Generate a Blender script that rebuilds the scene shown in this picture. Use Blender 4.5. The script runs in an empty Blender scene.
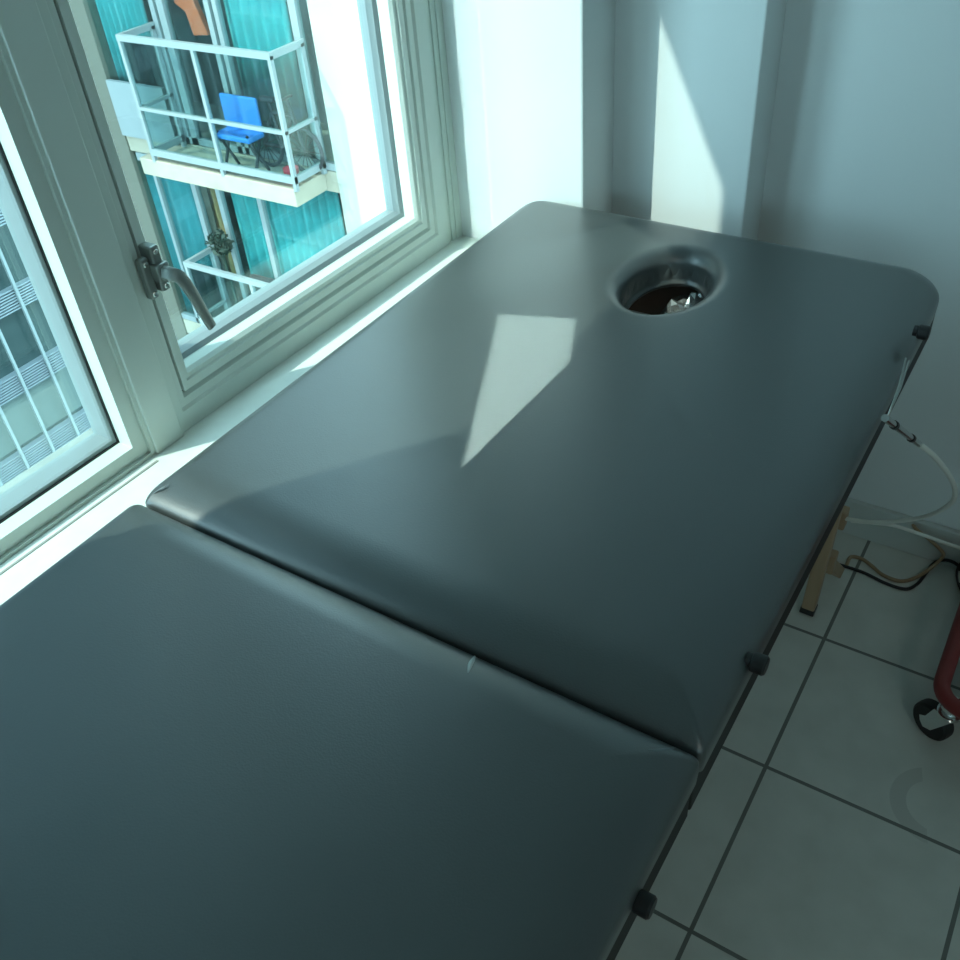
import bpy, bmesh, math, random
from mathutils import Vector, Matrix

C = bpy.context.scene.collection
random.seed(7)

# ------------------------------------------------------------------ camera
CAM = Vector((0.0, 0.0, 1.364))
ROT = Matrix(((0.8411548, -0.2962491, 0.4524323),
              (0.5359630, 0.5682500, -0.6243681),
              (-0.0721262, 0.7676773, 0.6367648)))
FPX = 944.07
cam_data = bpy.data.cameras.new('camera')
cam_data.sensor_width = 36.0
cam_data.lens = FPX / 960.0 * 36.0
cam_data.clip_start = 0.02
cam = bpy.data.objects.new('camera', cam_data)
C.objects.link(cam)
cam.matrix_world = Matrix.Translation(CAM) @ ROT.to_4x4()
bpy.context.scene.camera = cam

# ------------------------------------------------------------------ light
vs = bpy.context.scene.view_settings
vs.view_transform = 'Standard'
vs.look = 'None'
vs.gamma = 1.0
vs.exposure = 0.45
vs.use_curve_mapping = False

world = bpy.data.worlds.new('sky')
bpy.context.scene.world = world
world.use_nodes = True
wn = world.node_tree
wn.nodes.clear()
w_out = wn.nodes.new('ShaderNodeOutputWorld')
w_bg = wn.nodes.new('ShaderNodeBackground')
w_bg.inputs['Color'].default_value = (0.53, 0.78, 0.93, 1)
w_bg.inputs['Strength'].default_value = 5.0
wn.links.new(w_bg.outputs[0], w_out.inputs[0])

SUN = Vector((0.71, 1.0, -1.385)).normalized()
sun_data = bpy.data.lights.new('sun', 'SUN')
sun_data.energy = 3.5
sun_data.color = (1.0, 0.99, 0.90)
sun_data.angle = math.radians(0.6)
sun = bpy.data.objects.new('sun', sun_data)
C.objects.link(sun)
sun.rotation_euler = SUN.to_track_quat('-Z', 'Y').to_euler()


def area_light(name, loc, direction, sx, sy, energy, color, spread=None, up='Y', roll=0.0, portal=False):
    d = bpy.data.lights.new(name, 'AREA')
    d.shape = 'RECTANGLE'
    d.size, d.size_y = sx, sy
    d.energy = energy
    d.color = color
    if spread is not None:
        d.spread = spread
    o = bpy.data.objects.new(name, d)
    C.objects.link(o)
    q = Vector(direction).normalized().to_track_quat('-Z', up)
    o.rotation_mode = 'QUATERNION'
    o.rotation_quaternion = q @ Matrix.Rotation(roll, 3, 'Z').to_quaternion()
    o.location = loc
    if portal:
        d.cycles.is_portal = True
    return o


# sky portals standing in the two window openings
area_light('window_portal', (-1.12, 0.29, 1.26), (1, 0, 0), 0.70, 1.36, 1, (1, 1, 1), portal=True, up='Z')
area_light('window_portal', (-1.12, 0.98, 1.26), (1, 0, 0), 0.75, 1.36, 1, (1, 1, 1), portal=True, up='Z')
area_light('window_portal', (1.3, -2.72, 1.8), (0, 1, 0), 1.4, 0.9, 1, (1, 1, 1), portal=True, up='Z')  # portal of the added fill opening behind the camera
# added fill light under the ceiling, behind the camera
area_light('room_fill_light', (1.3, -0.9, 2.46), (0, 0, -1), 0.6, 0.6, 4, (1.0, 0.95, 0.85))
# added narrow-beam lamps outside; the pane one stands in for sun mirrored off glass
def beam(name, d, corner, e_long, width, length, power):
    """added area lamp throwing a narrow, near-parallel beam; corner = far left corner of its patch"""
    d = Vector(d).normalized()
    e = Vector(e_long).normalized()
    v = e - d * e.dot(d)
    sv = v.length
    v.normalize()
    u = v.cross(-d).normalized()
    ld = bpy.data.lights.new(name, 'AREA')
    ld.shape = 'RECTANGLE'
    ld.size, ld.size_y = width, length * sv
    ld.energy = power
    ld.color = (0.95, 1.0, 0.95)
    ld.spread = math.radians(0.12)
    lo = bpy.data.objects.new(name, ld)
    C.objects.link(lo)
    lo.matrix_world = Matrix((u, v, -d)).transposed().to_4x4()
    lo.location = Vector(corner) + u * (width / 2) - v * (length * sv / 2) - d * 6.0
    return lo


beam('pane_reflection_light', (0.456, -0.10, -0.889), (-0.643, 0.970, 0.70), (-0.42, 0.91, 0), 0.098, 0.42, 0.48)
beam('post_shadow_fill_light', (0.42, 0.10, -0.82), (-0.617, 1.306, 0.70), (0.71, 1.0, 0), 0.113, 0.60, 0.21)  # added lamp filling the window post's shadow stripe on the table
beam('wall_strip_fill_light', (0.25, 0.83, -0.50), (-0.974, 1.352, 1.75), (0, 0, 1), 0.073, 1.18, 0.18)  # added lamp brightening the frame-shaded wall strip beside the window


# ------------------------------------------------------------------ helpers
def ray(u, v):
    return ROT @ Vector(((u - 480) / FPX, -(v - 480) / FPX, -1.0))


def PY(u, v, y):
    d = ray(u, v)
    return CAM + d * (y / d.y)


def PX(u, v, x):
    d = ray(u, v)
    return CAM + d * (x / d.x)


def PZ(u, v, z):
    d = ray(u, v)
    return CAM + d * ((z - CAM.z) / d.z)


def tag(o, label=None, cat=None, group=None, kind=None):
    if label:
        o['label'] = label
    if cat:
        o['category'] = cat
    if group:
        o['group'] = group
    if kind:
        o['kind'] = kind
    return o


def empty(name, loc=(0, 0, 0)):
    o = bpy.data.objects.new(name, None)
    o.empty_display_size = 0.05
    C.objects.link(o)
    o.location = loc
    return o


def obj(name, bm, mat, parent=None, smooth=False, bevel=0.0, seg=2, auto=None):
    bmesh.ops.recalc_face_normals(bm, faces=bm.faces[:])
    me = bpy.data.meshes.new(name)
    if parent is not None:
        off = parent_world(parent)
        bmesh.ops.translate(bm, verts=bm.verts[:], vec=-off)
    bm.to_mesh(me)
    bm.free()
    o = bpy.data.objects.new(name, me)
    C.objects.link(o)
    if parent is not None:
        o.parent = parent
    me.materials.append(mat)
    if smooth:
        for p in me.polygons:
            p.use_smooth = True
    if auto:
        for p in me.polygons:
            p.use_smooth = True
        try:
            me.set_sharp_from_angle(angle=math.radians(auto))
        except Exception:
            pass
    if bevel:
        m = o.modifiers.new('bevel', 'BEVEL')
        m.width = bevel
        m.segments = seg
        m.limit_method = 'ANGLE'
        m.angle_limit = math.radians(40)
    return o


def parent_world(p):
    v = Vector((0, 0, 0))
    while p is not None:
        v = v + p.location
        p = p.parent
    return v


def add_box(bm, lo, hi, f=None):
    x0, y0, z0 = lo
    x1, y1, z1 = hi
    vs_ = [Vector(p) for p in ((x0, y0, z0), (x1, y0, z0), (x1, y1, z0), (x0, y1, z0),
                               (x0, y0, z1), (x1, y0, z1), (x1, y1, z1), (x0, y1, z1))]
    if f:
        vs_ = [f(p) for p in vs_]
    v = [bm.verts.new(p) for p in vs_]
    for q in ((0, 3, 2, 1), (4, 5, 6, 7), (0, 1, 5, 4), (1, 2, 6, 5), (2, 3, 7, 6), (3, 0, 4, 7)):
        bm.faces.new([v[i] for i in q])
    return v


def box(name, lo, hi, mat, parent=None, bevel=0.0, f=None, seg=2):
    bm = bmesh.new()
    add_box(bm, lo, hi, f)
    return obj(name, bm, mat, parent, bevel=bevel, seg=seg)


def frame_axes(d):
    d = d.normalized()
    a = Vector((0, 0, 1)) if abs(d.z) < 0.9 else Vector((1, 0, 0))
    u = d.cross(a).normalized()
    return u, d.cross(u).normalized()


def add_bar(bm, a, b, w, h, up=Vector((0, 0, 1))):
    """rectangular bar from a to b"""
    a, b = Vector(a), Vector(b)
    d = (b - a).normalized()
    if abs(d.dot(up)) > 0.95:
        up = Vector((0, 1, 0))
    s = d.cross(up).normalized()
    t = s.cross(d).normalized()
    v = []
    for p in (a, b):
        for i, j in ((-1, -1), (1, -1), (1, 1), (-1, 1)):
            v.append(bm.verts.new(p + s * (w / 2 * i) + t * (h / 2 * j)))
    for q in ((3, 2, 1, 0), (4, 5, 6, 7), (0, 1, 5, 4), (1, 2, 6, 5), (2, 3, 7, 6), (3, 0, 4, 7)):
        bm.faces.new([v[i] for i in q])


def spline(pts, n=8):
    """Catmull-Rom through the points"""
    P = [Vector(p) for p in pts]
    P = [P[0] * 2 - P[1]] + P + [P[-1] * 2 - P[-2]]
    out = []
    for i in range(1, len(P) - 2):
        p0, p1, p2, p3 = P[i - 1], P[i], P[i + 1], P[i + 2]
        for k in range(n):
            t = k / n
            out.append(0.5 * ((2 * p1) + (p2 - p0) * t + (2 * p0 - 5 * p1 + 4 * p2 - p3) * t * t
                              + (3 * p1 - p0 - 3 * p2 + p3) * t ** 3))
    out.append(P[-2])
    return out


def add_tube(bm, pts, r, n=10, closed=False, caps=True):
    P = [Vector(p) for p in pts]
    rings = []
    u = None
    m = len(P)
    for i, p in enumerate(P):
        if closed:
            d = P[(i + 1) % m] - P[i - 1]
        else:
            d = P[min(i + 1, m - 1)] - P[max(i - 1, 0)]
        d.normalize()
        if u is None:
            u, _ = frame_axes(d)
        u = (u - d * u.dot(d)).normalized()
        w = d.cross(u)
        rr = r[i] if isinstance(r, (list, tuple)) else r
        rings.append([bm.verts.new(p + (u * math.cos(a) + w * math.sin(a)) * rr)
                      for a in (2 * math.pi * k / n for k in range(n))])
    for i in range(m if closed else m - 1):
        A, B = rings[i], rings[(i + 1) % m]
        for k in range(n):
            bm.faces.new((A[k], A[(k + 1) % n], B[(k + 1) % n], B[k]))
    if caps and not closed:
        bm.faces.new(rings[0][::-1])
        bm.faces.new(rings[-1])


def add_lathe(bm, center, axis, prof, n=20):
    """prof: list of (radius, distance along axis)"""
    axis = Vector(axis).normalized()
    u, w = frame_axes(axis)
    c = Vector(center)
    rings = []
    for r, t in prof:
        rings.append([bm.verts.new(c + axis * t + (u * math.cos(a) + w * math.sin(a)) * max(r, 1e-4))
                      for a in (2 * math.pi * k / n for k in range(n))])
    for A, B in zip(rings, rings[1:]):
        for k in range(n):
            bm.faces.new((A[k], A[(k + 1) % n], B[(k + 1) % n], B[k]))
    bm.faces.new(rings[0][::-1])
    bm.faces.new(rings[-1])


# ------------------------------------------------------------------ materials
def mat(name, color, rough=0.5, metal=0.0, spec=0.5, noise=None, bump=None, coat=0.0):
    """noise = (scale, amount) mottles the colour, bump = (scale, strength, distance)"""
    m = bpy.data.materials.new(name)
    m.use_nodes = True
    nt = m.node_tree
    b = nt.nodes['Principled BSDF']
    b.inputs['Base Color'].default_value = (*color, 1)
    b.inputs['Roughness'].default_value = rough
    b.inputs['Metallic'].default_value = metal
    b.inputs['Specular IOR Level'].default_value = spec
    b.inputs['Coat Weight'].default_value = coat
    tc = nt.nodes.new('ShaderNodeNewGeometry')
    if noise:
        n = nt.nodes.new('ShaderNodeTexNoise')
        n.inputs['Scale'].default_value = noise[0]
        n.inputs['Detail'].default_value = 5
        nt.links.new(tc.outputs['Position'], n.inputs['Vector'])
        r = nt.nodes.new('ShaderNodeValToRGB')
        k = noise[1]
        r.color_ramp.elements[0].position = 0.3
        r.color_ramp.elements[1].position = 0.7
        r.color_ramp.elements[0].color = (*[max(0, c * (1 - k)) for c in color], 1)
        r.color_ramp.elements[1].color = (*[min(1, c * (1 + k)) for c in color], 1)
        nt.links.new(n.outputs['Fac'], r.inputs['Fac'])
        nt.links.new(r.outputs['Color'], b.inputs['Base Color'])
    if bump:
        n = nt.nodes.new('ShaderNodeTexNoise')
        n.inputs['Scale'].default_value = bump[0]
        n.inputs['Detail'].default_value = 3
        nt.links.new(tc.outputs['Position'], n.inputs['Vector'])
        bp = nt.nodes.new('ShaderNodeBump')
        bp.inputs['Strength'].default_value = bump[1]
        bp.inputs['Distance'].default_value = bump[2]
        nt.links.new(n.outputs['Fac'], bp.inputs['Height'])
        nt.links.new(bp.outputs['Normal'], b.inputs['Normal'])
    return m


def glass_mat(name, tint, refl=0.06):
    m = bpy.data.materials.new(name)
    m.use_nodes = True
    nt = m.node_tree
    nt.nodes.clear()
    o = nt.nodes.new('ShaderNodeOutputMaterial')
    t = nt.nodes.new('ShaderNodeBsdfTransparent')
    t.inputs['Color'].default_value = (*tint, 1)
    g = nt.nodes.new('ShaderNodeBsdfGlossy')
    g.inputs['Roughness'].default_value = 0.02
    g.inputs['Color'].default_value = (0.9, 1, 0.98, 1)
    mx = nt.nodes.new('ShaderNodeMixShader')
    mx.inputs['Fac'].default_value = refl
    nt.links.new(t.outputs[0], mx.inputs[1])
    nt.links.new(g.outputs[0], mx.inputs[2])
    nt.links.new(mx.outputs[0], o.inputs[0])
    return m


def vinyl_mat():
    m = mat('black_vinyl', (0.045, 0.056, 0.057), 0.38, spec=1.0, coat=0.6)
    nt = m.node_tree
    b = nt.nodes['Principled BSDF']
    g = nt.nodes.new('ShaderNodeNewGeometry')
    b.inputs['Coat Roughness'].default_value = 0.36
    v = nt.nodes.new('ShaderNodeTexVoronoi')
    v.inputs['Scale'].default_value = 520
    nt.links.new(g.outputs['Position'], v.inputs['Vector'])
    n = nt.nodes.new('ShaderNodeTexNoise')
    n.inputs['Scale'].default_value = 9
    n.inputs['Detail'].default_value = 3
    nt.links.new(g.outputs['Position'], n.inputs['Vector'])
    b1 = nt.nodes.new('ShaderNodeBump')
    b1.inputs['Strength'].default_value = 0.16
    b1.inputs['Distance'].default_value = 0.0006
    nt.links.new(v.outputs['Distance'], b1.inputs['Height'])
    b2 = nt.nodes.new('ShaderNodeBump')
    b2.inputs['Strength'].default_value = 0.05
    b2.inputs['Distance'].default_value = 0.006
    nt.links.new(n.outputs['Fac'], b2.inputs['Height'])
    nt.links.new(b1.outputs['Normal'], b2.inputs['Normal'])
    nt.links.new(b2.outputs['Normal'], b.inputs['Normal'])
    return m


def tile_mat():
    m = mat('floor_tile', (0.5, 0.5, 0.5), 0.35, spec=0.4)
    nt = m.node_tree
    L = nt.links
    b = nt.nodes['Principled BSDF']
    g = nt.nodes.new('ShaderNodeNewGeometry')
    sep = nt.nodes.new('ShaderNodeSeparateXYZ')
    L.new(g.outputs['Position'], sep.inputs[0])

    def mth(op, a, b_=None):
        n = nt.nodes.new('ShaderNodeMath')
        n.operation = op
        for i, s in enumerate((a, b_)):
            if s is None:
                continue
            if isinstance(s, (int, float)):
                n.inputs[i].default_value = s
            else:
                L.new(s, n.inputs[i])
        return n.outputs[0]
    T = 0.3075
    masks = []
    for axis, off in (('X', -0.165), ('Y', 0.9395)):
        f = mth('FRACT', mth('DIVIDE', mth('ADD', sep.outputs[axis], -off + T * 40.5), T))
        masks.append(mth('LESS_THAN', mth('ABSOLUTE', mth('SUBTRACT', f, 0.5)), 0.0102))
    grout = mth('MAXIMUM', masks[0], masks[1])
    n = nt.nodes.new('ShaderNodeTexNoise')
    n.inputs['Scale'].default_value = 14
    n.inputs['Detail'].default_value = 6
    L.new(g.outputs['Position'], n.inputs['Vector'])
    r = nt.nodes.new('ShaderNodeValToRGB')
    r.color_ramp.elements[0].position = 0.3
    r.color_ramp.elements[0].color = (0.58, 0.60, 0.55, 1)
    r.color_ramp.elements[1].position = 0.7
    r.color_ramp.elements[1].color = (0.66, 0.68, 0.63, 1)
    L.new(n.outputs['Fac'], r.inputs['Fac'])
    # a worn arc-shaped smear on one tile
    dx = mth('SUBTRACT', sep.outputs['X'], 0.085)
    dy = mth('SUBTRACT', sep.outputs['Y'], 1.0)
    rad = mth('SQRT', mth('ADD', mth('MULTIPLY', dx, dx), mth('MULTIPLY', dy, dy)))
    arc = mth('LESS_THAN', mth('ABSOLUTE', mth('SUBTRACT', rad, 0.058)), 0.012)
    arc = mth('MULTIPLY', arc, mth('LESS_THAN', mth('ADD', dx, mth('MULTIPLY', dy, 0.3)), -0.02))
    st = nt.nodes.new('ShaderNodeMixRGB')
    st.inputs['Color2'].default_value = (0.42, 0.43, 0.40, 1)
    L.new(mth('MULTIPLY', arc, mth('MULTIPLY', n.outputs['Fac'], 0.8)), st.inputs['Fac'])
    L.new(r.outputs['Color'], st.inputs['Color1'])
    mx = nt.nodes.new('ShaderNodeMixRGB')
    mx.inputs['Color2'].default_value = (0.17, 0.18, 0.165, 1)
    L.new(grout, mx.inputs['Fac'])
    L.new(st.outputs['Color'], mx.inputs['Color1'])
    L.new(mx.outputs['Color'], b.inputs['Base Color'])
    bp = nt.nodes.new('ShaderNodeBump')
    bp.inputs['Strength'].default_value = 0.5
    bp.inputs['Distance'].default_value = 0.001
    bp.invert = True
    L.new(grout, bp.inputs['Height'])
    L.new(bp.outputs['Normal'], b.inputs['Normal'])
    return m


def wood_mat(name, c0, c1):
    m = mat(name, c0, 0.45)
    nt = m.node_tree
    g = nt.nodes.new('ShaderNodeNewGeometry')
    mp = nt.nodes.new('ShaderNodeMapping')
    mp.inputs['Scale'].default_value = (60, 60, 4)
    n = nt.nodes.new('ShaderNodeTexNoise')
    n.inputs['Scale'].default_value = 1.0
    n.inputs['Detail'].default_value = 4
    r = nt.nodes.new('ShaderNodeValToRGB')
    r.color_ramp.elements[0].color = (*c0, 1)
    r.color_ramp.elements[1].color = (*c1, 1)
    nt.links.new(g.outputs['Position'], mp.inputs['Vector'])
    nt.links.new(mp.outputs[0], n.inputs['Vector'])
    nt.links.new(n.outputs['Fac'], r.inputs['Fac'])
    nt.links.new(r.outputs['Color'], nt.nodes['Principled BSDF'].inputs['Base Color'])
    return m


M = dict(
    wall=mat('painted_wall', (0.74, 0.80, 0.80), 0.6, noise=(3, 0.02), bump=(60, 0.05, 0.002)),
    ceil=mat('ceiling_paint', (0.60, 0.63, 0.61), 0.8),
    base=mat('skirting_tile', (0.55, 0.60, 0.58), 0.35),
    frame=mat('painted_aluminium', (0.62, 0.71, 0.66), 0.38, spec=0.5),
    sill=mat('sill_paint', (0.76, 0.82, 0.77), 0.45, noise=(40, 0.03)),
    gasket=mat('rubber_gasket', (0.03, 0.035, 0.035), 0.6),
    bead=mat('glazing_bead', (0.26, 0.32, 0.33), 0.3),
    caulk=mat('caulk_joint', (0.33, 0.35, 0.32), 0.7),
    pane=glass_mat('window_glass', (0.90, 0.98, 0.96), 0.07),
    vinyl=vinyl_mat(),
    vinyl_edge=mat('dark_vinyl_band', (0.010, 0.009, 0.008), 0.6),
    scuff=mat('scuff_mark', (0.55, 0.60, 0.59), 0.6),
    crease=mat('crease_line', (0.16, 0.19, 0.20), 0.3),
    plastic=mat('black_plastic', (0.012, 0.013, 0.014), 0.4),
    frame_wood=wood_mat('stained_wood', (0.09, 0.050, 0.036), (0.13, 0.075, 0.052)),
    beech=wood_mat('beech_wood', (0.36, 0.25, 0.15), (0.46, 0.33, 0.21)),
    metal=mat('handle_metal', (0.27, 0.30, 0.285), 0.36, metal=0.6),
    screw=mat('screw_steel', (0.65, 0.7, 0.68), 0.25, metal=1.0),
    chrome=mat('chrome', (0.75, 0.77, 0.77), 0.15, metal=1.0),
    silver=mat('silver_film', (0.80, 0.84, 0.84), 0.22, metal=0.9),
    cable_white=mat('white_cable_sheath', (0.80, 0.82, 0.76), 0.4),
    cable_tan=mat('tan_cable_sheath', (0.34, 0.24, 0.14), 0.5),
    cable_black=mat('black_cable_sheath', (0.01, 0.011, 0.012), 0.45),
    steel=mat('steel_wire', (0.45, 0.47, 0.45), 0.35, metal=0.9),
    red=mat('red_powder_coat', (0.22, 0.028, 0.025), 0.45),
    tyre=mat('caster_tyre', (0.012, 0.013, 0.014), 0.5),
    floor=tile_mat(),
    # outside
    render=mat('cream_render', (0.42, 0.41, 0.35), 0.9, noise=(2.5, 0.05)),
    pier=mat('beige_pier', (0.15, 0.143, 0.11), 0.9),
    slab=mat('concrete_slab', (0.38, 0.34, 0.26), 0.9, noise=(4, 0.08)),
    rail=mat('white_railing_paint', (0.25, 0.29, 0.29), 0.4),
    rail_glass=glass_mat('balcony_glass', (0.80, 0.90, 0.90), 0.06),
    door_glass=glass_mat('balcony_door_glass', (0.80, 0.92, 0.92), 0.06),
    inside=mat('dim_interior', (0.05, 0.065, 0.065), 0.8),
    teal=mat('teal_curtain_fabric', (0.085, 0.38, 0.38), 0.8, noise=(3, 0.15)),
    teal_dark=mat('dark_teal_curtain_fabric', (0.06, 0.25, 0.27), 0.8, noise=(3, 0.15)),
    orange=mat('orange_fabric', (0.80, 0.13, 0.045), 0.8),
    tan=mat('tan_curtain_fabric', (0.50, 0.24, 0.09), 0.8),
    brown=mat('brown_board', (0.16, 0.10, 0.07), 0.7),
    blue=mat('blue_fabric', (0.04, 0.22, 0.60), 0.7),
    leaf=mat('dark_leaves', (0.02, 0.04, 0.025), 0.7),
    black=mat('black_metal', (0.02, 0.022, 0.025), 0.4),
    skin=mat('white_fabric', (0.7, 0.7, 0.66), 0.8),
    low_wall=mat('balcony_side_cladding', (0.27, 0.30, 0.30), 0.7),
    tower=mat('tower_glass', (0.03, 0.055, 0.055), 0.2, spec=0.6),
    tower_pale=mat('tower_spandrel', (0.10, 0.14, 0.13), 0.5),
    louvre=mat('tower_louvre', (0.20, 0.24, 0.26), 0.4),
    ledge=mat('ledge_concrete', (0.24, 0.27, 0.25), 0.9, noise=(9, 0.2)),
    asphalt=mat('street_surface', (0.16, 0.17, 0.16), 0.9),
)


def struct(o, kind='structure'):
    o['kind'] = kind
    return o


# ------------------------------------------------------------------ the room
Y_PIER, Y_MID, Y_FAR = 1.352, 1.462, 1.552
X_PIER = -0.5265 * Y_PIER
X_MID = -0.3215 * Y_MID
ROOM_R, ROOM_F, ROOM_H = 2.6, -2.6, 2.5
SILL = 0.59
HEAD = 1.895


def wx(y):                       # the window wall runs a touch off the table's line
    return -0.982 + 0.021 * (y - 0.9)


def W(p):                        # (depth outward, y, z) -> world
    return Vector((wx(p[1]) - p[0], p[1], p[2]))


struct(box('floor', (-1.3, ROOM_F - 0.1, -0.1), (ROOM_R + 0.1, 1.75, 0.0), M['floor']))
struct(box('ceiling', (-1.3, ROOM_F - 0.1, ROOM_H), (ROOM_R + 0.1, 1.75, ROOM_H + 0.1), M['ceil']))
struct(box('wall_back', (X_MID - 0.02, Y_FAR, 0), (ROOM_R, Y_FAR + 0.12, ROOM_H), M['wall']))
struct(box('wall_column', (X_PIER - 0.02, Y_MID, 0), (X_MID, Y_FAR + 0.12, ROOM_H), M['wall'], bevel=0.003))
struct(box('wall_corner', (-1.2, Y_PIER, 0), (X_PIER, Y_FAR + 0.12, ROOM_H), M['wall'], bevel=0.004))
struct(box('wall_right', (ROOM_R, ROOM_F, 0), (ROOM_R + 0.1, Y_FAR + 0.12, ROOM_H), M['wall']))
bm = bmesh.new()
FX0, FX1, FZ0, FZ1 = 0.4, 2.2, 1.20, 2.25
for lo_, hi_ in (((-1.2, 0), (FX0, ROOM_H)), ((FX1, 0), (ROOM_R, ROOM_H)), ((FX0, 0), (FX1, FZ0)), ((FX0, FZ1), (FX1, ROOM_H))):
    add_box(bm, (lo_[0], ROOM_F - 0.1, lo_[1]), (hi_[0], ROOM_F, hi_[1]))
struct(obj('wall_front', bm, M['wall']))
w3 = struct(empty('fill_window', ((FX0 + FX1) / 2, ROOM_F, FZ0)))  # unseen opening added behind the camera to let in fill skylight
bm = bmesh.new()
for xa_ in (FX0, (FX0 + FX1) / 2 - .025, FX1 - .05):
    add_box(bm, (xa_, ROOM_F - .08, FZ0), (xa_ + .05, ROOM_F - .02, FZ1))
for za_ in (FZ0, FZ1 - .05):
    add_box(bm, (FX0, ROOM_F - .075, za_), (FX1, ROOM_F - .025, za_ + .05))
obj('frame', bm, M['frame'], w3)
box('glass', (FX0, ROOM_F - .053, FZ0), (FX1, ROOM_F - .047, FZ1), M['pane'], w3)
struct(box('sun_block_slab', (-0.6, ROOM_F - 2.6, FZ1 + .12), (ROOM_R + 2.0, ROOM_F - 0.1, FZ1 + .30), M['ledge']))  # unseen slab added outside to keep sun out of the fill opening
bm = bmesh.new()
add_box(bm, (-0.165, -0.115, 0), (0.13, Y_PIER, SILL - 0.02), W)          # parapet under the sill
add_box(bm, (-0.008, -0.115, HEAD), (0.13, Y_PIER, ROOM_H), W)            # over the windows
add_box(bm, (-0.008, ROOM_F, 0), (0.13, -0.115, ROOM_H), W)               # beside the near window
struct(obj('wall_left', bm, M['wall']))
struct(box('trim_1', (-0.172, -0.115, SILL - 0.02), (0.02, Y_PIER, SILL), M['sill'], f=W, bevel=0.003))
bl = struct(box('trim_2', (-0.023, -0.03, SILL), (-0.0195, 0.588, SILL + 0.001), M['caulk'], f=W))
struct(box('trim_3', (0.02, -0.115, 0.42), (0.185, 2.0, 0.555), M['ledge'], f=W, bevel=0.006))
struct(box('baseboard_back', (X_MID, Y_FAR - 0.012, 0), (ROOM_R, Y_FAR, 0.085), M['base'], bevel=0.002))


# ------------------------------------------------------------------ windows
def ring(name, prof, y0, y1, z0, z1, m, parent, ins=(1, 1, 1, 1)):
    """sweep a profile [(inset, depth)] around a window opening with mitred corners"""
    bm = bmesh.new()
    cols = []
    for i, d in prof:
        cols.append([bm.verts.new(W((d, y0 + i * ins[0], z0 + i * ins[1]))),
                     bm.verts.new(W((d, y1 - i * ins[2], z0 + i * ins[1]))),
                     bm.verts.new(W((d, y1 - i * ins[2], z1 - i * ins[3]))),
                     bm.verts.new(W((d, y0 + i * ins[0], z1 - i * ins[3])))])
    n = len(cols)
    for a in range(n):
        A, B = cols[a], cols[(a + 1) % n]
        for k in range(4):
            bm.faces.new((A[k], A[(k + 1) % 4], B[(k + 1) % 4], B[k]))
    return obj(name, bm, m, parent)


def pane(name, y0, y1, z0, z1, d, parent):
    return box(name, (d, y0, z0), (d + 0.006, y1, z1), M['pane'], parent, f=W)


w1 = struct(empty('window_1', W((0, 0.25, SILL))))
ya, yb = -0.115, 0.598
ring('frame', [(0, .07), (0, -.006), (.0055, -.006), (.0055, 0), (.026, 0), (.026, .026), (.024, .026), (.024, .07)],
     ya, yb, SILL, HEAD, M['frame'], w1)
ring('gasket', [(.023, .027), (.0275, .027), (.0275, .06), (.023, .06)], ya, yb, SILL, HEAD, M['gasket'], w1)
ring('sash', [(.0265, .030), (.033, .030), (.0345, .034), (.0345, .066), (.0265, .066)],
     ya, yb, SILL, HEAD, M['bead'], w1)
pane('glass', ya + .033, yb - .033, SILL + .033, HEAD - .033, .056, w1)

# post between the two windows
struct(box('trim_4', (-0.011, 0.598, SILL), (0.07, 0.6465, HEAD), M['frame'], f=W, bevel=0.0015))

w2 = struct(empty('window_2', W((0, 1.0, SILL))))
ya, yb = 0.640, 1.312
ring('frame', [(0, .07), (0, -.004), (.030, -.004), (.034, 0), (.046, 0), (.050, .006), (.050, .07)],
     ya, yb, SILL, HEAD, M['frame'], w2, ins=(.72, 1, 1, 1))
ring('gasket', [(.049, .010), (.0535, .010), (.0535, .05), (.049, .05)], ya, yb, SILL, HEAD, M['gasket'], w2,
     ins=(.72, 1, 1, 1))
ring('sash', [(.052, .001), (.064, .001), (.066, .004), (.072, .004), (.077, .009), (.077, .034), (.080, .036),
              (.080, .066), (.052, .066)],
     ya, yb, SILL, HEAD, M['frame'], w2, ins=(.74, 1.03, 1, 1))
ring('glazing_bead', [(.0775, .030), (.084, .034), (.088, .044), (.088, .060), (.0775, .060)],
     ya, yb, SILL, HEAD, M['bead'], w2, ins=(.74, 1.03, 1, 1))
pane('glass', ya + .062, yb - .082, SILL + .084, HEAD - .084, .047, w2)
bm = bmesh.new()
for d, y0, y1 in ((0.0, 1.312, 1.324), (-.003, 1.324, 1.335), (-.006, 1.335, Y_PIER)):
    add_box(bm, (d, y0, SILL), (0.10, y1, HEAD), W)
struct(obj('trim_5', bm, M['frame']))

# handle of the right window
hd = obj('window_handle', bmesh.new(), M['metal'], w2)
hd.location = (0, 0, 0)


def hbox(bm, lo, hi):
    add_box(bm, lo, hi, W)


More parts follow.
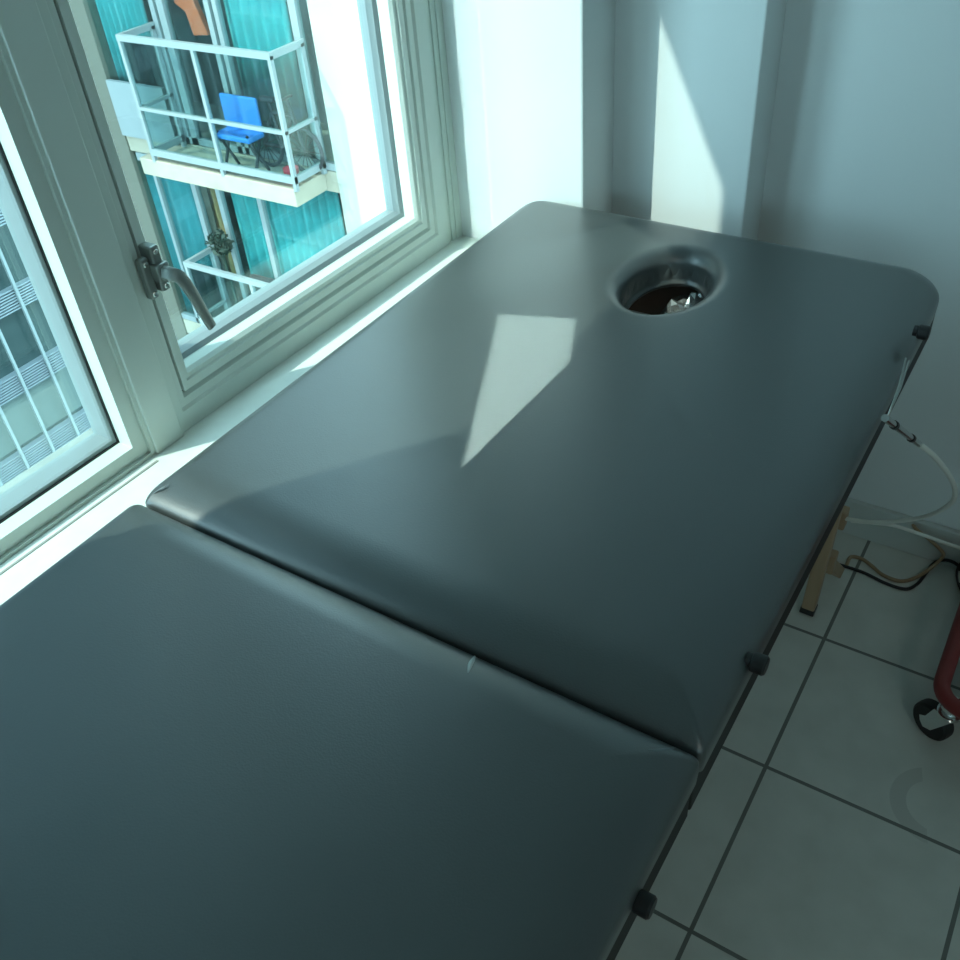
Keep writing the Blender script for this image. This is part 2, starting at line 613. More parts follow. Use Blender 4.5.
hz = 0.832
bm = bmesh.new()
hbox(bm, (-0.016, 0.663, hz - 0.034), (-0.004, 0.676, hz + 0.022))
hbox(bm, (-0.022, 0.678, hz - 0.028), (0.002, 0.692, hz + 0.034))
hbox(bm, (-0.030, 0.674, hz - 0.012), (-0.014, 0.694, hz + 0.012))
o = obj('handle_plate', bm, M['metal'], w2, bevel=0.003, seg=3)
bm = bmesh.new()
p0 = W((-0.030, 0.684, hz - 0.002))
pts = [W((-0.022, 0.682, hz)), W((-0.040, 0.686, hz - 0.002)), W((-0.046, 0.692, hz - 0.008)), W((-0.046, 0.702, hz - 0.034)),
       W((-0.044, 0.711, hz - 0.064)), W((-0.043, 0.720, hz - 0.095))]
S = spline(pts, 6)
rings = []
for i, p in enumerate(S):
    d = (S[min(i + 1, len(S) - 1)] - S[max(0, i - 1)]).normalized()
    n_ = Vector((1, 0, 0))
    n_ = (n_ - d * n_.dot(d)).normalized()
    s_ = d.cross(n_)
    t = i / (len(S) - 1)
    w_ = 0.0095 - 0.003 * t
    h_ = 0.0065 - 0.003 * t
    rings.append([bm.verts.new(p + s_ * a * w_ + n_ * b * h_) for a, b in
                  ((-1, -.5), (-.6, -1), (.6, -1), (1, -.5), (1, .5), (.6, 1), (-.6, 1), (-1, .5))])
for A, B in zip(rings, rings[1:]):
    for k in range(8):
        bm.faces.new((A[k], A[(k + 1) % 8], B[(k + 1) % 8], B[k]))
bm.faces.new(rings[0][::-1])
bm.faces.new(rings[-1])
bpy.data.objects.remove(hd)
hl = obj('handle_lever', bm, M['metal'], w2, auto=40)
for y_, z_, d_ in ((0.6695, hz + 0.014, -0.016), (0.6695, hz - 0.027, -0.016), (0.685, hz + 0.026, -0.022),
                   (0.686, hz - 0.021, -0.022)):
    bm = bmesh.new()
    c = W((d_, y_, z_))
    add_lathe(bm, c, (1, 0, 0), [(.0038, -0.001), (.0038, .0006), (.0028, .0016)], 12)
    obj('screw', bm, M['screw'], o)

# ------------------------------------------------------------------ massage table
TX0, TX1 = -0.810, -0.129
TOP = 0.700
SEAM = 0.453
LEN_ = 0.8945
TCX = (TX0 + TX1) / 2
table = empty('massage_table', (TCX, SEAM, 0))
tag(table, 'black padded folding massage table with face hole and wooden legs beside the window', 'massage table')


def rrect(x0, x1, y0, y1, rs, ns=(34, 44), nc=10):
    """rounded rectangle, points with fixed correspondence; rs = radii at (x1,y0) (x1,y1) (x0,y1) (x0,y0)"""
    pts = []
    rs = [max(q, 0.0006) for q in rs]
    cs = [(x1 - rs[0], y0 + rs[0], -90), (x1 - rs[1], y1 - rs[1], 0), (x0 + rs[2], y1 - rs[2], 90), (x0 + rs[3], y0 + rs[3], 180)]
    for i in range(4):
        cx, cy, a0 = cs[i]
        for k in range(nc):
            a = math.radians(a0 + 90 * k / nc)
            pts.append((cx + rs[i] * math.cos(a), cy + rs[i] * math.sin(a)))
        a = math.radians(a0 + 90)
        sx, sy = cx + rs[i] * math.cos(a), cy + rs[i] * math.sin(a)
        nx, ny, na = cs[(i + 1) % 4]
        na = math.radians(na)
        ex, ey = nx + rs[(i + 1) % 4] * math.cos(na), ny + rs[(i + 1) % 4] * math.sin(na)
        m_ = ns[1] if i % 2 == 0 else ns[0]
        for k in range(m_):
            t = k / m_
            pts.append((sx + (ex - sx) * t, sy + (ey - sy) * t))
    return pts


def cushion(name, y0, y1, seam_low, hole=None):
    """seam_low: the fold is on the low-y side"""
    bm = bmesh.new()
    RL, RR, RS, RE = 0.024, 0.060, (0.068 if seam_low else 0.045), 0.026           # width of the rolled edge: left, right, seam, end
    R_dn = 0.023
    th = 0.054
    rA, rB = (RS, RE) if seam_low else (RE, RS)
    cs_, ce_ = 0.007, 0.062
    rad = [cs_, ce_, ce_, cs_] if seam_low else [ce_, cs_, cs_, ce_]
    rings = []

    def put(pts, zf):
        rings.append([bm.verts.new((x, y, zf(x, y))) for x, y in pts])

    def rr_(d):
        return rrect(TX0 + d, TX1 - d, y0 + d, y1 - d, [q - d for q in rad])

    def ri(f):
        return rrect(TX0 + RL * f, TX1 - RR * f, y0 + rA * f, y1 - rB * f, [q * (1 - .9 * f) for q in rad])
    put(rr_(.03), lambda x, y: TOP - th - 0.001)
    put(rr_(.006), lambda x, y: TOP - th)
    put(rr_(.001), lambda x, y: TOP - th + .007)
    put(rr_(0), lambda x, y: TOP - R_dn - 0.006)
    for k in range(1, 15):
        a = k / 14 * math.pi / 2
        put(ri(1 - math.cos(a)), lambda x, y, z=TOP - R_dn + R_dn * math.sin(a): z)
    x0, x1, b0, b1 = TX0 + RL, TX1 - RR, y0 + rA, y1 - rB
    outer = ri(1.0)
    if hole:
        hx, hy, ha, hb = hole

        def ell(x, y, s):
            a = math.atan2(y - hy, x - hx)
            ca, sa = math.cos(a), math.sin(a)
            q = 1 / math.sqrt((ca / ha) ** 2 + (sa / hb) ** 2)
            return (hx + ca * (q + s), hy + sa * (q + s))
        spread = 0.028
        inner = [ell(x, y, spread) for x, y in outer]
        for k in range(1, 15):
            t = k / 14
            put([(ox + (ix - ox) * t, oy + (iy - oy) * t) for (ox, oy), (ix, iy) in zip(outer, inner)], lambda x, y: TOP)
        for k in range(1, 13):
            a = k / 12 * math.pi / 2
            put([ell(x, y, spread * (1 - math.sin(a))) for x, y in outer], lambda x, y, z=TOP - 0.022 * (1 - math.cos(a)): z)
        for sft, z in ((-.0005, -.03), (.0, -.042), (.001, -.054)):
            put([ell(x, y, sft) for x, y in outer], lambda x, y, z=z: TOP + z)
    else:
        cx, cy = (x0 + x1) / 2, (b0 + b1) / 2
        for k in range(1, 12):
            t = k / 12
            put([(ox + (cx - ox) * t, oy + (cy - oy) * t) for ox, oy in outer], lambda x, y: TOP)
    for A, B in zip(rings, rings[1:]):
        n = len(A)
        for k in range(n):
            bm.faces.new((A[k], A[(k + 1) % n], B[(k + 1) % n], B[k]))
    if not hole:
        bm.faces.new(rings[-1])
        bm.faces.new(rings[0][::-1])
    else:
        A, B = rings[-1], rings[0]
        n = len(A)
        for k in range(n):
            bm.faces.new((A[k], A[(k + 1) % n], B[(k + 1) % n], B[k]))
    return obj(name, bm, M['vinyl'], table, smooth=True)


HX, HY, HA, HB = -0.475, 1.160, 0.059, 0.088
cu = cushion('head_cushion', SEAM + .0015, SEAM + LEN_, True, (HX, HY, HA, HB))
cl = cushion('foot_cushion', SEAM - .0015 - LEN_, SEAM - .0015, False)

# gathered vinyl lining of the face hole
bm = bmesh.new()
N = 120
prev = None
rings = []
for j in range(9):
    t = j / 8
    rg = []
    for k in range(N):
        a = 2 * math.pi * k / N
        pl = (math.sin(a * 17) * .5 + math.sin(a * 29 + 1) * .5) * 0.0022 * math.sin(math.pi * min(1, t * 1.3))
        s = 0.001 - 0.004 * t + pl - (0.004 if j == 8 else 0)
        rg.append(bm.verts.new((HX + math.cos(a) * (HA + s), HY + math.sin(a) * (HB + s), TOP - 0.022 - 0.027 * t)))
    rings.append(rg)
for A, B in zip(rings, rings[1:]):
    for k in range(N):
        bm.faces.new((A[k], A[(k + 1) % N], B[(k + 1) % N], B[k]))
lin = obj('face_hole_lining', bm, M['vinyl'], cu, smooth=True)
bm = bmesh.new()
add_tube(bm, [(HX + math.cos(a) * (HA - .004), HY + math.sin(a) * (HB - .004), TOP - 0.051)
              for a in (2 * math.pi * k / 72 for k in range(72))], 0.0035, 8, closed=True)
obj('face_hole_rim', bm, M['plastic'], cu, smooth=True)

# scuffs and creases in the vinyl
def strip(name, pts, w, m, parent):
    bm = bmesh.new()
    P = spline(pts, 5)
    L_ = []
    for i, p in enumerate(P):
        d = (P[min(i + 1, len(P) - 1)] - P[max(0, i - 1)]).normalized()
        s = d.cross(Vector((0, 0, 1))).normalized()
        ww = w * math.sin(math.pi * (0.1 + 0.85 * i / (len(P) - 1)))
        L_.append([bm.verts.new(p - s * ww), bm.verts.new(p + Vector((0, 0, w * .5))), bm.verts.new(p + s * ww)])
    for A, B in zip(L_, L_[1:]):
        for k in range(2):
            bm.faces.new((A[k], A[k + 1], B[k + 1], B[k]))
    return obj(name, bm, m, parent, smooth=True)


def zc(y):                       # height of the rolled edge beside the seam
    d = max(0.0, abs(y - SEAM) - .0015)
    c = max(0.0, min(1.0, 1 - d / 0.045))
    return TOP - 0.023 + 0.023 * math.sqrt(max(0, 1 - c * c)) + 0.0004


def on_top(u, v):
    p = PZ(u, v, TOP)
    for _ in range(3):
        p = PZ(u, v, zc(p.y))
    return p


strip('scuff', [on_top(475, 656), on_top(471, 663), on_top(468, 673)], 0.0024, M['scuff'], cl)
strip('crease', [on_top(648, 750), on_top(660, 750), on_top(676, 747)], 0.0014, M['crease'], cl)
strip('crease', [on_top(148, 497), on_top(160, 489), on_top(169, 484)], 0.0012, M['crease'], cu)

# frames under the cushions
for nm, y0, y1, par in (('head_frame', SEAM + .002, SEAM + LEN_ - .004, table), ('foot_frame', SEAM - LEN_ + .004, SEAM - .002, table)):
    bm = bmesh.new()
    zt, zb, t = TOP - 0.0545, 0.592, 0.02
    add_box(bm, (TX0 + .006, y0, zb), (TX0 + .006 + t, y1, zt))
    add_box(bm, (TX1 - .006 - t, y0, zb), (TX1 - .006, y1, zt))
    add_box(bm, (TX0 + .006 + t, y0, zb), (TX1 - .006 - t, y0 + t, zt))
    if nm == 'foot_frame':
        add_box(bm, (TX0 + .006 + t, y1 - t, zb), (TX1 - .006 - t, y1, zt))
    fr = obj(nm, bm, M['vinyl_edge'], par, bevel=0.002)
    if nm == 'head_frame':
        box('end_rail', (TX0 + .006 + t, y1 - t, zb - .06), (TX1 - .006 - t, y1, zt), M['frame_wood'], fr, bevel=0.002)
# round black knobs along the right side
for u, v in ((757, 663), (642, 903), (922, 332)):
    p = PX(u, v, TX1 + .004)
    c = Vector((TX1 - .006, p.y, p.z))
    for dz in range(3):
        pass
    bm = bmesh.new()
    add_lathe(bm, c, (1, 0, 0), [(.007, 0), (.007, .005), (.009, .006), (.0095, .008), (.0095, .017), (.008, .019), (.003, .0195)], 24)
    obj('knob', bm, M['plastic'], table, auto=35)


# legs
def leg(xa, ya_, xb, yb_, ztop):
    bm = bmesh.new()
    a, b = Vector((xa, ya_, 0.011)), Vector((xb, yb_, ztop))
    add_bar(bm, a, b, 0.024, 0.024, up=Vector((0, 1, 0)))
    l = obj('leg', bm, M['beech'], table, bevel=0.003)
    d = (b - a).normalized()
    bm = bmesh.new()
    add_bar(bm, a - d * 0.0105, a + d * 0.003, 0.0265, 0.0265, up=Vector((0, 1, 0)))
    obj('foot_cap', bm, M['plastic'], l, bevel=0.002)
    return l


LT = PY(845, 505, 1.318)
for sy in (1, -1):
    yl = 1.300 if sy == 1 else 2 * SEAM - 1.300
    yt = 1.318 if sy == 1 else 2 * SEAM - 1.318
    for sx in (1, -1):
        leg(TCX + sx * 0.258, yl, TCX + sx * 0.272, yt, 0.60)
    bm = bmesh.new()
    add_bar(bm, (TCX - .27, (yl + yt) / 2 + .03 * sy, .30), (TCX + .262, (yl + yt) / 2 + .03 * sy, .30), 0.018, 0.06)
    obj('crossbar', bm, M['beech'], table, bevel=0.003)
# bracing blocks on the visible leg
for u, v, y, hx_, hz_ in ((840, 517, 1.335, .012, .020), (829, 561, 1.34, .012, .022)):
    p = PY(u, v, y)
    box('brace_block', p - Vector((hx_, .012, hz_)), p + Vector((hx_, .012, hz_)), M['beech'], table, bevel=0.003)
bm = bmesh.new()
pb = PY(829, 563, 1.35)
pf = PZ(836, 577, 0.0)
add_bar(bm, pb, Vector((pf.x, pf.y, 0.016)), 0.022, 0.022)
obj('brace_strut', bm, M['beech'], table, bevel=0.002)

# support cable with a crimp sleeve
c0, c1 = PX(885, 418, -0.112), PY(919, 444, 1.075)
bm = bmesh.new()
for k, (u, v) in enumerate(((906, 358), (909, 361))):
    add_tube(bm, [PX(u, v, -0.118), PX((u + 888) / 2 + 2, (v + 415) / 2, -0.114), PX(888, 416, -0.112)], 0.0011, 6)
wire = obj('support_wire', bm, M['steel'], table, smooth=True)
bm = bmesh.new()
add_tube(bm, [c0, c1], 0.0042, 12)
crimp = obj('crimp_sleeve', bm, M['chrome'], wire, smooth=False, auto=40)
for t in (0.24, 0.74):
    bm = bmesh.new()
    a = c0.lerp(c1, t)
    d = (c1 - c0).normalized()
    add_tube(bm, [a - d * .0045, a + d * .0045], 0.0052, 12)
    obj('crimp_band', bm, M['plastic'], wire, auto=40)
path = [(919, 444, 1.075), (935, 457, 1.10), (950, 477, 1.15), (955, 492, 1.19), (950, 504, 1.22), (930, 515, 1.26), (900, 521, 1.29),
        (870, 522, 1.31), (842, 518, 1.33)]
bm = bmesh.new()
add_tube(bm, spline([PY(*p) for p in path], 8), 0.0036, 10)
obj('support_cable', bm, M['cable_white'], table, smooth=True)

# ------------------------------------------------------------------ things on the floor
def cable(name, pts, r, m, label, cat):
    bm = bmesh.new()
    add_tube(bm, spline(pts, 10), r, 8)
    return tag(obj(name, bm, m, smooth=True), label, cat)


def PF(u, v, r):
    p = PZ(u, v, r)
    if p.y > Y_FAR - 0.012 - r:
        q = PY(u, v, Y_FAR - 0.012 - r)
        return q
    return p


cable('power_cord', [PF(u, v, .0032) for u, v in ((800, 556), (818, 558), (834, 563), (862, 572), (885, 583), (905, 589), (917, 584), (926, 573), (934, 563), (944, 560),
                                                  (953, 562), (962, 568), (975, 573), (990, 572))],
      .0032, M['cable_black'], 'thin black cord winding over the floor tiles toward the red trolley', 'cord')
cable('extension_cord', [PF(u, v, .0036 if u < 920 else .0105) for u, v in ((846, 566), (851, 557), (862, 559), (872, 566), (883, 575), (900, 581), (915, 578), (928, 570),
                                                      (940, 560))] + [PY(943, 553, Y_FAR - .02), PY(930, 540, Y_FAR - .02), PY(917, 530, Y_FAR - .016), PY(913, 524, Y_FAR - .01)],
      .0036, M['cable_tan'], 'tan cord curling along the foot of the back wall', 'cord')
cable('white_cable', [PY(852, 521, 1.36), PY(875, 523, 1.42), PY(895, 526, 1.47), PY(920, 534, 1.50), PY(945, 543, 1.52), PY(970, 551, 1.525), PY(1010, 563, 1.525)],
      .0036, M['cable_white'], 'white cable stretched low in front of the back wall baseboard', 'cable')

# crumpled silver sack seen through the face hole
def crumple(name, c, sx, sy, sz, m, seed):
    rnd = random.Random(seed)
    bm = bmesh.new()
    bmesh.ops.create_icosphere(bm, subdivisions=5, radius=1.0)
    dirs = [Vector((rnd.uniform(-1, 1), rnd.uniform(-1, 1), rnd.uniform(-1, 1))).normalized() for _ in range(30)]
    for v in bm.verts:
        n = v.co.normalized()
        k = max(abs(n.x), abs(n.y), abs(n.z)) ** 0.75
        f = 1 / k
        h = 0.0
        for i, d in enumerate(dirs):
            h += (abs(((n.dot(d) * (1.6 + i * .12)) % 1.0) - 0.5) - 0.25) * 0.030
        p = n * f * (1 + h)
        v.co = Vector((c[0] + p.x * sx * .5, c[1] + p.y * sy * .5, c[2] + p.z * sz * .5))
    return obj(name, bm, m)


bag = crumple('silver_sack', (-0.425, 1.248, 0.322), 0.20, 0.12, 0.605, M['silver'], 3)
tag(bag, 'crumpled silver sack on the floor under the face hole of the table', 'sack')

# red trolley at the right edge
tr = empty('trolley', (0.25, 1.3, 0))
tag(tr, 'red tubular trolley on black swivel casters beside the back wall', 'trolley')
x0, x1, y0, y1, zt, r = 0.034, 0.46, 1.10, 1.475, 0.115, 0.045
loop = []
for cx, cy, a0 in ((x0 + r, y0 + r, 180), (x1 - r, y0 + r, 270), (x1 - r, y1 - r, 0), (x0 + r, y1 - r, 90)):
    for k in range(9):
        a = math.radians(a0 + 90 * k / 8)
        loop.append((cx + r * math.cos(a), cy + r * math.sin(a), zt))
bm = bmesh.new()
add_tube(bm, loop, 0.0125, 14, closed=True)
obj('base_frame', bm, M['red'], tr, smooth=True)
box('base_tray', (x0 + .03, y0 + .03, zt - .004), (x1 - .03, y1 - .03, zt + .002), M['red'], tr, bevel=0.001)
for px_, py_ in ((x1 - .02, y0 + .05), (x1 - .02, y1 - .05)):
    bm = bmesh.new()
    add_tube(bm, [(px_, py_, zt), (px_, py_, 0.80)], 0.0125, 12)
    obj('upright', bm, M['red'], tr, smooth=True)
box('top_tray', (x1 - .10, y0, .80), (x1 + .25, y1, .82), M['red'], tr, bevel=0.004)


def caster(cx, cy, ang):
    root = empty('caster', Vector((cx, cy, 0)) - tr.location)
    root.parent = tr
    base = Vector((cx, cy, 0))
    f = Vector((math.cos(ang), math.sin(ang), 0))
    s = Vector((-f.y, f.x, 0))
    wc = base + f * 0.020 + Vector((0, 0, 0.034))
    bm = bmesh.new()
    add_lathe(bm, wc - s * 0.012, s, [(.020, 0), (.030, .0005), (.0335, .004), (.034, .008), (.034, .016), (.0335, .020), (.030, .0235), (.020, .024)], 32)
    wh = obj('wheel', bm, M['tyre'], root, auto=30)
    bm = bmesh.new()
    for sg in (-1, 1):
        o_ = wc + s * 0.0145 * sg
        top = base + Vector((0, 0, 0.078)) + s * 0.0145 * sg
        outl = [o_ + f * .012 + Vector((0, 0, -.004)), o_ + f * .004 - Vector((0, 0, .012)), o_ - f * .010 - Vector((0, 0, .006)), top - f * .016,
                top + f * .016, o_ + f * .006 + Vector((0, 0, .014)), o_ + f * .016 + Vector((0, 0, .006))]
        A = [bm.verts.new(p - s * .0012) for p in outl]
        B = [bm.verts.new(p + s * .0012) for p in outl]
        bm.faces.new(A)
        bm.faces.new(B[::-1])
        for k in range(len(A)):
            bm.faces.new((A[k], A[(k + 1) % len(A)], B[(k + 1) % len(A)], B[k]))
    add_lathe(bm, base + Vector((0, 0, .074)), (0, 0, 1), [(.019, 0), (.019, .006), (.013, .008), (.013, .014), (.016, .016), (.016, .026)], 20)
    obj('fork', bm, M['chrome'], root, auto=30)
    return root


for cx, cy, an in ((x0 + .024, y0 + .022, 2.6), (x0 + .004, y1 - .004, 2.2), (x1 - .02, y0 + .02, 1.0), (x1 - .02, y1 - .02, 0.4)):
    caster(cx, cy, an)

# ------------------------------------------------------------------ the apartment block across the way
YF, YB = 7.5, 7.0                                  # facade and balcony front
apt = empty('apartment_block', (-8.5, YF, -8))
tag(apt, 'cream apartment block with glazed balconies outside the right window', 'building')
XW = -6.975                                        # left edge of the blank cream wall
ZT = 5.0
box('wall', (XW, YF, -9), (-2.4, YF + 1.5, ZT), M['render'], apt)
box('pier', (-10.95, YF - .02, -9), (-10.42, YF + 1.5, ZT), M['pier'], apt)
box('wall', (-12.4, YF, -9), (-10.95, YF + 1.5, ZT), M['render'], apt)
DZ = 2.68
ZS = CAM.z - 0.556 * YB                            # top of the upper balcony slab
levels = [ZS - DZ, ZS, ZS + DZ]
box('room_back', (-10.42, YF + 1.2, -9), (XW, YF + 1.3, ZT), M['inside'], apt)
for zs in levels:
    bm = bmesh.new()
    add_box(bm, (-1.368 * YB, YB - .02, zs - .20), (-1.020 * YB, YF, zs))
    add_box(bm, (-10.42, YF, zs - .22), (XW, YF + 1.2, zs + .02))
    obj('balcony_slab', bm, M['slab'], apt, bevel=0.01)


def railing(zs):
    b = empty('balcony_railing', Vector((-8.2, YB, zs)) - apt.location)
    b.parent = apt
    xl, xr = -1.331 * YB, -1.017 * YB
    zb, zm, zt = zs + .10, zs + .60, zs + 1.35
    for x in (xl, (xl + xr) / 2 + .02, xr):
        box('rail_post', (x - .022, YB - .022, zs - .02), (x + .022, YB + .022, zt), M['rail'], b)
    for x in (xl, xr):
        box('rail_post', (x - .022, YF - .06, zs), (x + .022, YF - .01, zt), M['rail'], b)
    bm = bmesh.new()
    for z, h in ((zt, .065), (zm, .035), (zb, .075)):
        add_box(bm, (xl - .022, YB - .025, z - h / 2), (xr + .022, YB + .025, z + h / 2))
        add_box(bm, (xl - .022, YB + .025, z - h / 2), (xl + .022, YF, z + h / 2))
        add_box(bm, (xr - .022, YB + .025, z - h / 2), (xr + .022, YF, z + h / 2))
    obj('rail_bars', bm, M['rail'], b)
    box('rail_glass', (xl, YB - .004, zb), (xr, YB + .004, zt), M['rail_glass'], b)
    for x in (xl, xr):
        box('rail_glass', (x - .004, YB, zb), (x + .004, YF, zt), M['rail_glass'], b)


for zs in levels:
    railing(zs)


def FX(u, v, y=YF):
    p = PY(u, v, y)
    return p.x, p.z


def door_bar(u0, v0, u1, v1, w, y=YF + .03, m='rail', name='door_frame', d=.06):
    """upright of a balcony door through two image heights, its x taken at the middle"""
    xa, za = FX(u0, v0, y)
    xb, zb = FX(u1, v1, y)
    x = (xa + xb) / 2
    return box(name, (x - w / 2, y - d / 2, min(za, zb)), (x + w / 2, y + d / 2, max(za, zb)), M[m], apt)


zu0, zu1 = levels[1] + .03, levels[2] - .22
zl0, zl1 = levels[0] + .03, levels[1] - .22
# upper door uprights
for (u, v), w in (((152, 0), .07), ((176, 60), .10), ((214, 30), .07), ((224, 40), .06), ((296, 20), .09)):
    x, _ = FX(u, v, YF + .03)
    box('door_frame', (x - w / 2, YF + .0, zu0), (x + w / 2, YF + .07, zu1), M['rail'], apt)
for (u, v), w in (((171, 225), .05), ((204, 220), .08), ((229, 230), .07), ((272, 250), .07)):
    x, _ = FX(u, v, YF + .03)
    box('door_frame', (x - w / 2, YF + .0, zl0), (x + w / 2, YF + .07, zl1), M['rail'], apt)
x0_, z_ = FX(143, 173)
x1_, _ = FX(196, 184)
box('door_frame', (x0_, YF - .02, zl1 - .10), (x1_, YF + .06, zl1), M['rail'], apt)
box('door_frame', (-10.42, YF, zl0), (XW, YF + .07, zl0 + .08), M['rail'], apt)
box('door_frame', (-10.42, YF, zu0), (XW, YF + .07, zu0 + .08), M['rail'], apt)
box('door_glass', (-10.42, YF + .035, zu0), (XW, YF + .043, zu1), M['door_glass'], apt)
box('door_glass', (-10.42, YF + .035, zl0), (XW, YF + .043, zl1), M['door_glass'], apt)
xa, za = FX(118, 80)
xb, zb = FX(166, 122)
box('low_wall', (-10.40, YF - .06, levels[1]), (FX(166, 90)[0], YF - .005, za), M['low_wall'], apt)


def curtain(name, u0, u1, v, z0, z1, m, label, cat='curtain', y=YF + .14, folds=9, amp=.03, group=None):
    xa = FX(u0, v, y)[0]
    xb = FX(u1, v, y)[0]
    bm = bmesh.new()
    n = folds * 10
    A, B = [], []
    for i in range(n + 1):
        t = i / n
        x = xa + (xb - xa) * t
        yy = y + amp * math.sin(t * folds * 2 * math.pi)
        for k, (z, L) in enumerate(((z0, A), (z1, B))):
            L.append((bm.verts.new((x, yy, z)), bm.verts.new((x, yy + .008, z))))
    for i in range(n):
        for s in (0, 1):
            bm.faces.new((A[i][s], A[i + 1][s], B[i + 1][s], B[i][s]))
        bm.faces.new((B[i][0], B[i + 1][0], B[i + 1][1], B[i][1]))
        bm.faces.new((A[i][0], A[i + 1][0], A[i + 1][1], A[i][1]))
    for i in (0, n):
        bm.faces.new((A[i][0], A[i][1], B[i][1], B[i][0]))
    return tag(obj(name, bm, M[m], smooth=True), label, cat, group)


curtain('curtain', 105, 153, 40, zu0 + .45, zu1, 'teal', 'teal pleated curtain at the left end of the upper balcony', folds=8)
curtain('curtain', 232, 293, 40, zu0, zu1, 'teal', 'teal curtain behind the right half of the upper balcony door', folds=6)
curtain('curtain', 146, 201, 220, zl0, zl1, 'teal_dark', 'dark teal curtain at the left of the lower balcony', folds=6)
curtain('curtain', 208, 229, 220, zl0, zl1 - .3, 'tan', 'tan curtain beside the dark plant on the lower balcony', folds=3)
curtain('curtain', 236, 262, 215, zl0 + .2, zl1, 'teal', 'short bright teal curtain in the middle of the lower balcony door', folds=3, amp=.04)
curtain('curtain', 274, 346, 240, zl0, zl1, 'teal', 'wide teal curtain at the right end of the lower balcony', folds=9)
x, _ = FX(205, 200)
box('door_panel', (x - .16, YF + .08, zl0), (x - .02, YF + .10, zl1), M['brown'], apt)

# orange garment hanging behind the upper door
gx, gz = FX(190, 14, YF + .1)
bm = bmesh.new()
pts = [(-.10, .30), (.06, .32), (.12, .10), (.22, -.20), (-.02, -.22), (-.06, .02), (-.20, .10), (-.18, .20)]
A = [bm.verts.new((gx + a, YF + .09, gz + b)) for a, b in pts]
B = [bm.verts.new((gx + a, YF + .16, gz + b)) for a, b in pts]
bm.faces.new(A)
bm.faces.new(B[::-1])
for k in range(len(A)):
    bm.faces.new((A[k], A[(k + 1) % len(A)], B[(k + 1) % len(A)], B[k]))
gar = tag(obj('hanging_shirt', bm, M['orange'], bevel=.01), 'orange shirt hanging inside the upper balcony door', 'shirt')

# blue folding chair on the upper balcony
cx_, cz_ = FX(238, 118, 7.2)
ch = empty('folding_chair', (cx_, 7.22, levels[1]))
tag(ch, 'bright blue folding chair on the upper balcony behind the railing glass', 'chair')
zf = levels[1]
bm = bmesh.new()
add_box(bm, (cx_ - .28, 7.25, zf + .40), (cx_ + .26, 7.29, zf + .80))
obj('backrest', bm, M['blue'], ch, bevel=.03)
bm = bmesh.new()
add_box(bm, (cx_ - .28, 7.04, zf + .38), (cx_ + .26, 7.29, zf + .44))
obj('seat', bm, M['blue'], ch, bevel=.02)
for sx_ in (-.24, .22):
    for ya_, yb_ in ((7.06, 7.28), (7.28, 7.06)):
        bm = bmesh.new()
        add_bar(bm, (cx_ + sx_, ya_, zf + .01), (cx_ + sx_, yb_, zf + .46), .025, .025)
        obj('leg', bm, M['black'], ch)

# dark bicycle on the right of the upper balcony
bx, bz = FX(276, 140, 7.3)
bk = empty('bicycle', (bx, 7.4, zf))
tag(bk, 'dark bicycle leaning at the right end of the upper balcony', 'bicycle')
wl = []
for dx_ in (-.28, .30):
    bm = bmesh.new()
    c = Vector((bx + dx_, 7.40, zf + .25))
    add_tube(bm, [c + Vector((math.cos(a) * .24, 0, math.sin(a) * .24)) for a in (2 * math.pi * k / 28 for k in range(28))], .022, 8, closed=True)
    for k in range(8):
        a = math.pi * k / 8
        add_bar(bm, c - Vector((math.cos(a) * .24, 0, math.sin(a) * .24)), c + Vector((math.cos(a) * .24, 0, math.sin(a) * .24)), .006, .006)
    obj('wheel', bm, M['black'], bk)
bm = bmesh.new()
q = lambda a, b: (bx + a, 7.40, zf + b)
for a, b in ((q(-.28, .25), q(-.08, .62)), (q(-.08, .62), q(.2, .60)), (q(-.08, .62), q(.0, .25)), (q(.0, .25), q(.2, .60)), (q(.0, .25), q(-.28, .25)),
             (q(.30, .25), q(.18, .78)), (q(-.08, .62), q(-.10, .74))):
    add_tube(bm, [a, b], .02, 8)
obj('frame', bm, M['black'], bk)
bm = bmesh.new()
add_tube(bm, [(bx + .18, 7.32, zf + .80), (bx + .18, 7.48, zf + .80)], .016, 8)
obj('handlebar', bm, M['black'], bk)
box('saddle', (bx - .20, 7.36, zf + .73), (bx, 7.44, zf + .78), M['black'], bk, bevel=.015)
bm = bmesh.new()
rx, rz = FX(297, 163, 7.25)
add_lathe(bm, (rx, 7.14, zf), (0, 0, 1), [(.06, 0), (.08, .08), (.085, .16), (.07, .16)], 16)
tag(obj('plant_pot', bm, mat('red_pot', (.6, .06, .08), .5), auto=40), 'small red pot in the right corner of the upper balcony', 'pot')

# dark plant and dark chair on the lower balcony
def bush(name, c, r, n, m, parent, seed):
    rnd = random.Random(seed)
    bm = bmesh.new()
    for _ in range(n):
        d = Vector((rnd.gauss(0, 1), rnd.gauss(0, .5), rnd.gauss(0, 1))).normalized() * r * rnd.uniform(.3, 1)
        p = Vector(c) + d
        a = Vector((rnd.uniform(-1, 1), rnd.uniform(-1, 1), rnd.uniform(-1, 1))).normalized() * .055
        b = a.cross(Vector((rnd.uniform(-1, 1), rnd.uniform(-1, 1), 1))).normalized() * .024
        v = [bm.verts.new(p - a), bm.verts.new(p + b + a * .1), bm.verts.new(p + a), bm.verts.new(p - b + a * .1)]
        bm.faces.new(v)
    return obj(name, bm, m, parent)


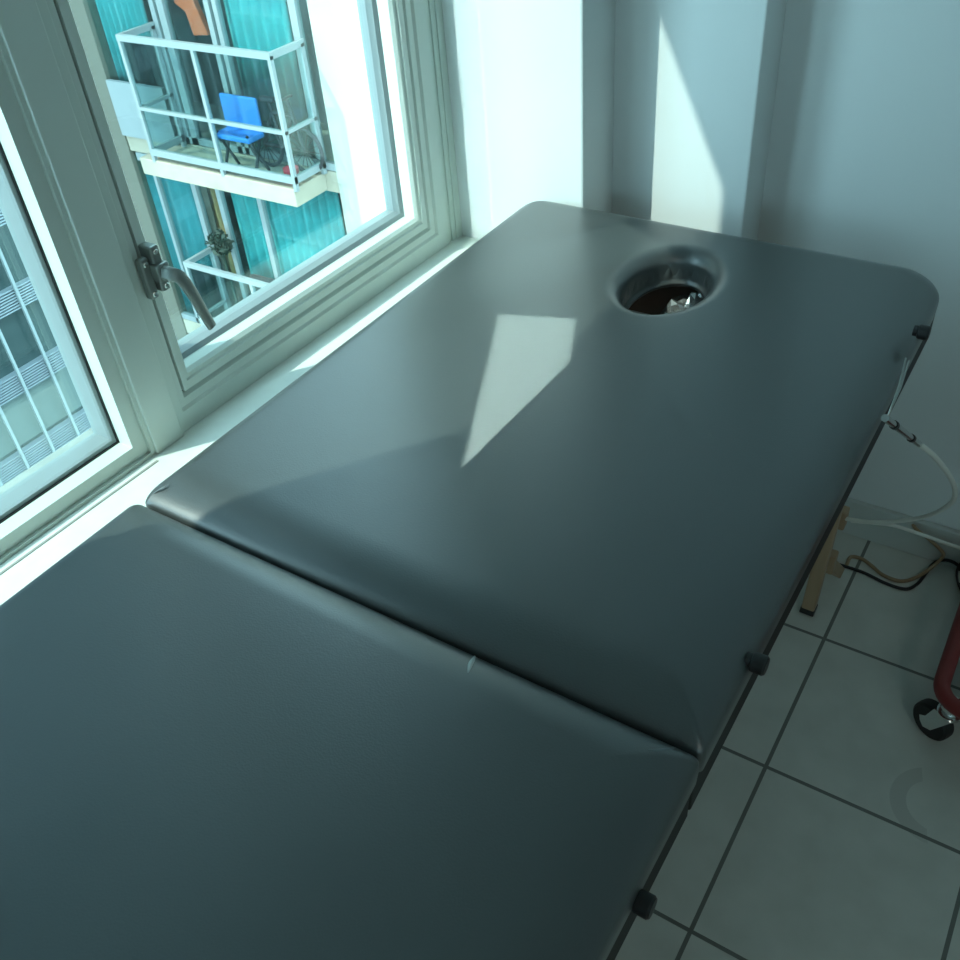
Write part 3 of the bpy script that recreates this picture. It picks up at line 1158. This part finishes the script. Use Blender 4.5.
px_, pz_ = FX(220, 243, 7.3)
zl = levels[0]
pl = empty('potted_plant', (px_, 7.3, zl))
tag(pl, 'dark leafy potted plant in front of the tan curtain on the lower balcony', 'plant')
bm = bmesh.new()
add_lathe(bm, (px_, 7.3, zl), (0, 0, 1), [(.10, 0), (.14, .28), (.15, .30), (.12, .30)], 18)
obj('pot', bm, M['black'], pl, auto=40)
bm = bmesh.new()
add_tube(bm, [(px_, 7.3, zl + .28), (px_ + .02, 7.3, zl + .8), (px_, 7.3, pz_)], .02, 8)
obj('stem', bm, M['leaf'], pl)
bush('foliage', (px_, 7.3, pz_), .17, 170, M['leaf'], pl, 4)
sx_, sz_ = FX(253, 255, 7.35)
st = empty('armchair', (sx_, 7.3, zl))
tag(st, 'dark armchair beside the white door post on the lower balcony', 'chair')
box('backrest', (sx_ - .24, YF - .12, zl + .35), (sx_ + .28, YF - .02, zl + 1.15), M['black'], st, bevel=.05)
box('seat', (sx_ - .24, 7.1, zl + .25), (sx_ + .28, YF - .12, zl + .45), M['black'], st, bevel=.04)
for dx_ in (-.21, .24):
    for yy in (7.14, YF - .10):
        box('leg', (sx_ + dx_ - .02, yy - .02, zl), (sx_ + dx_ + .02, yy + .02, zl + .26), M['black'], st)

# ------------------------------------------------------------------ the far tower seen through the left window
tw = empty('tower_block', (-30, 14, -26))
tag(tw, 'distant tower with grey louvred bands and glass outside the left window', 'building')
K = 30 / 9
box('tower_wall', (-38, -22, -26), (-30.3, 30, 60), M['tower'], tw)
zb0 = CAM.z - 3.70 * K
for i in range(-22, 7):
    zb = zb0 - i * 0.845 * K
    bm = bmesh.new()
    for j in range(8):
        z = zb + 0.10 * j
        add_box(bm, (-30.30, -22, z), (-30.02, 30, z + .05))
    obj('louvre_band', bm, M['louvre'], tw)
    if i >= 2:
        box('spandrel', (-30.3, -22, zb - 1.9), (-30.22, 30, zb - .06), M['tower_pale'], tw)
for k in range(-10, 32):
    y = (4.615 - .345 * k) * K
    box('mullion', (-30.0, y - .05, -26), (-29.9, y + .05, 60), M['rail'], tw)

struct(box('floor_street', (-60, -60, -26.3), (60, 60, -26.0), M['asphalt']))
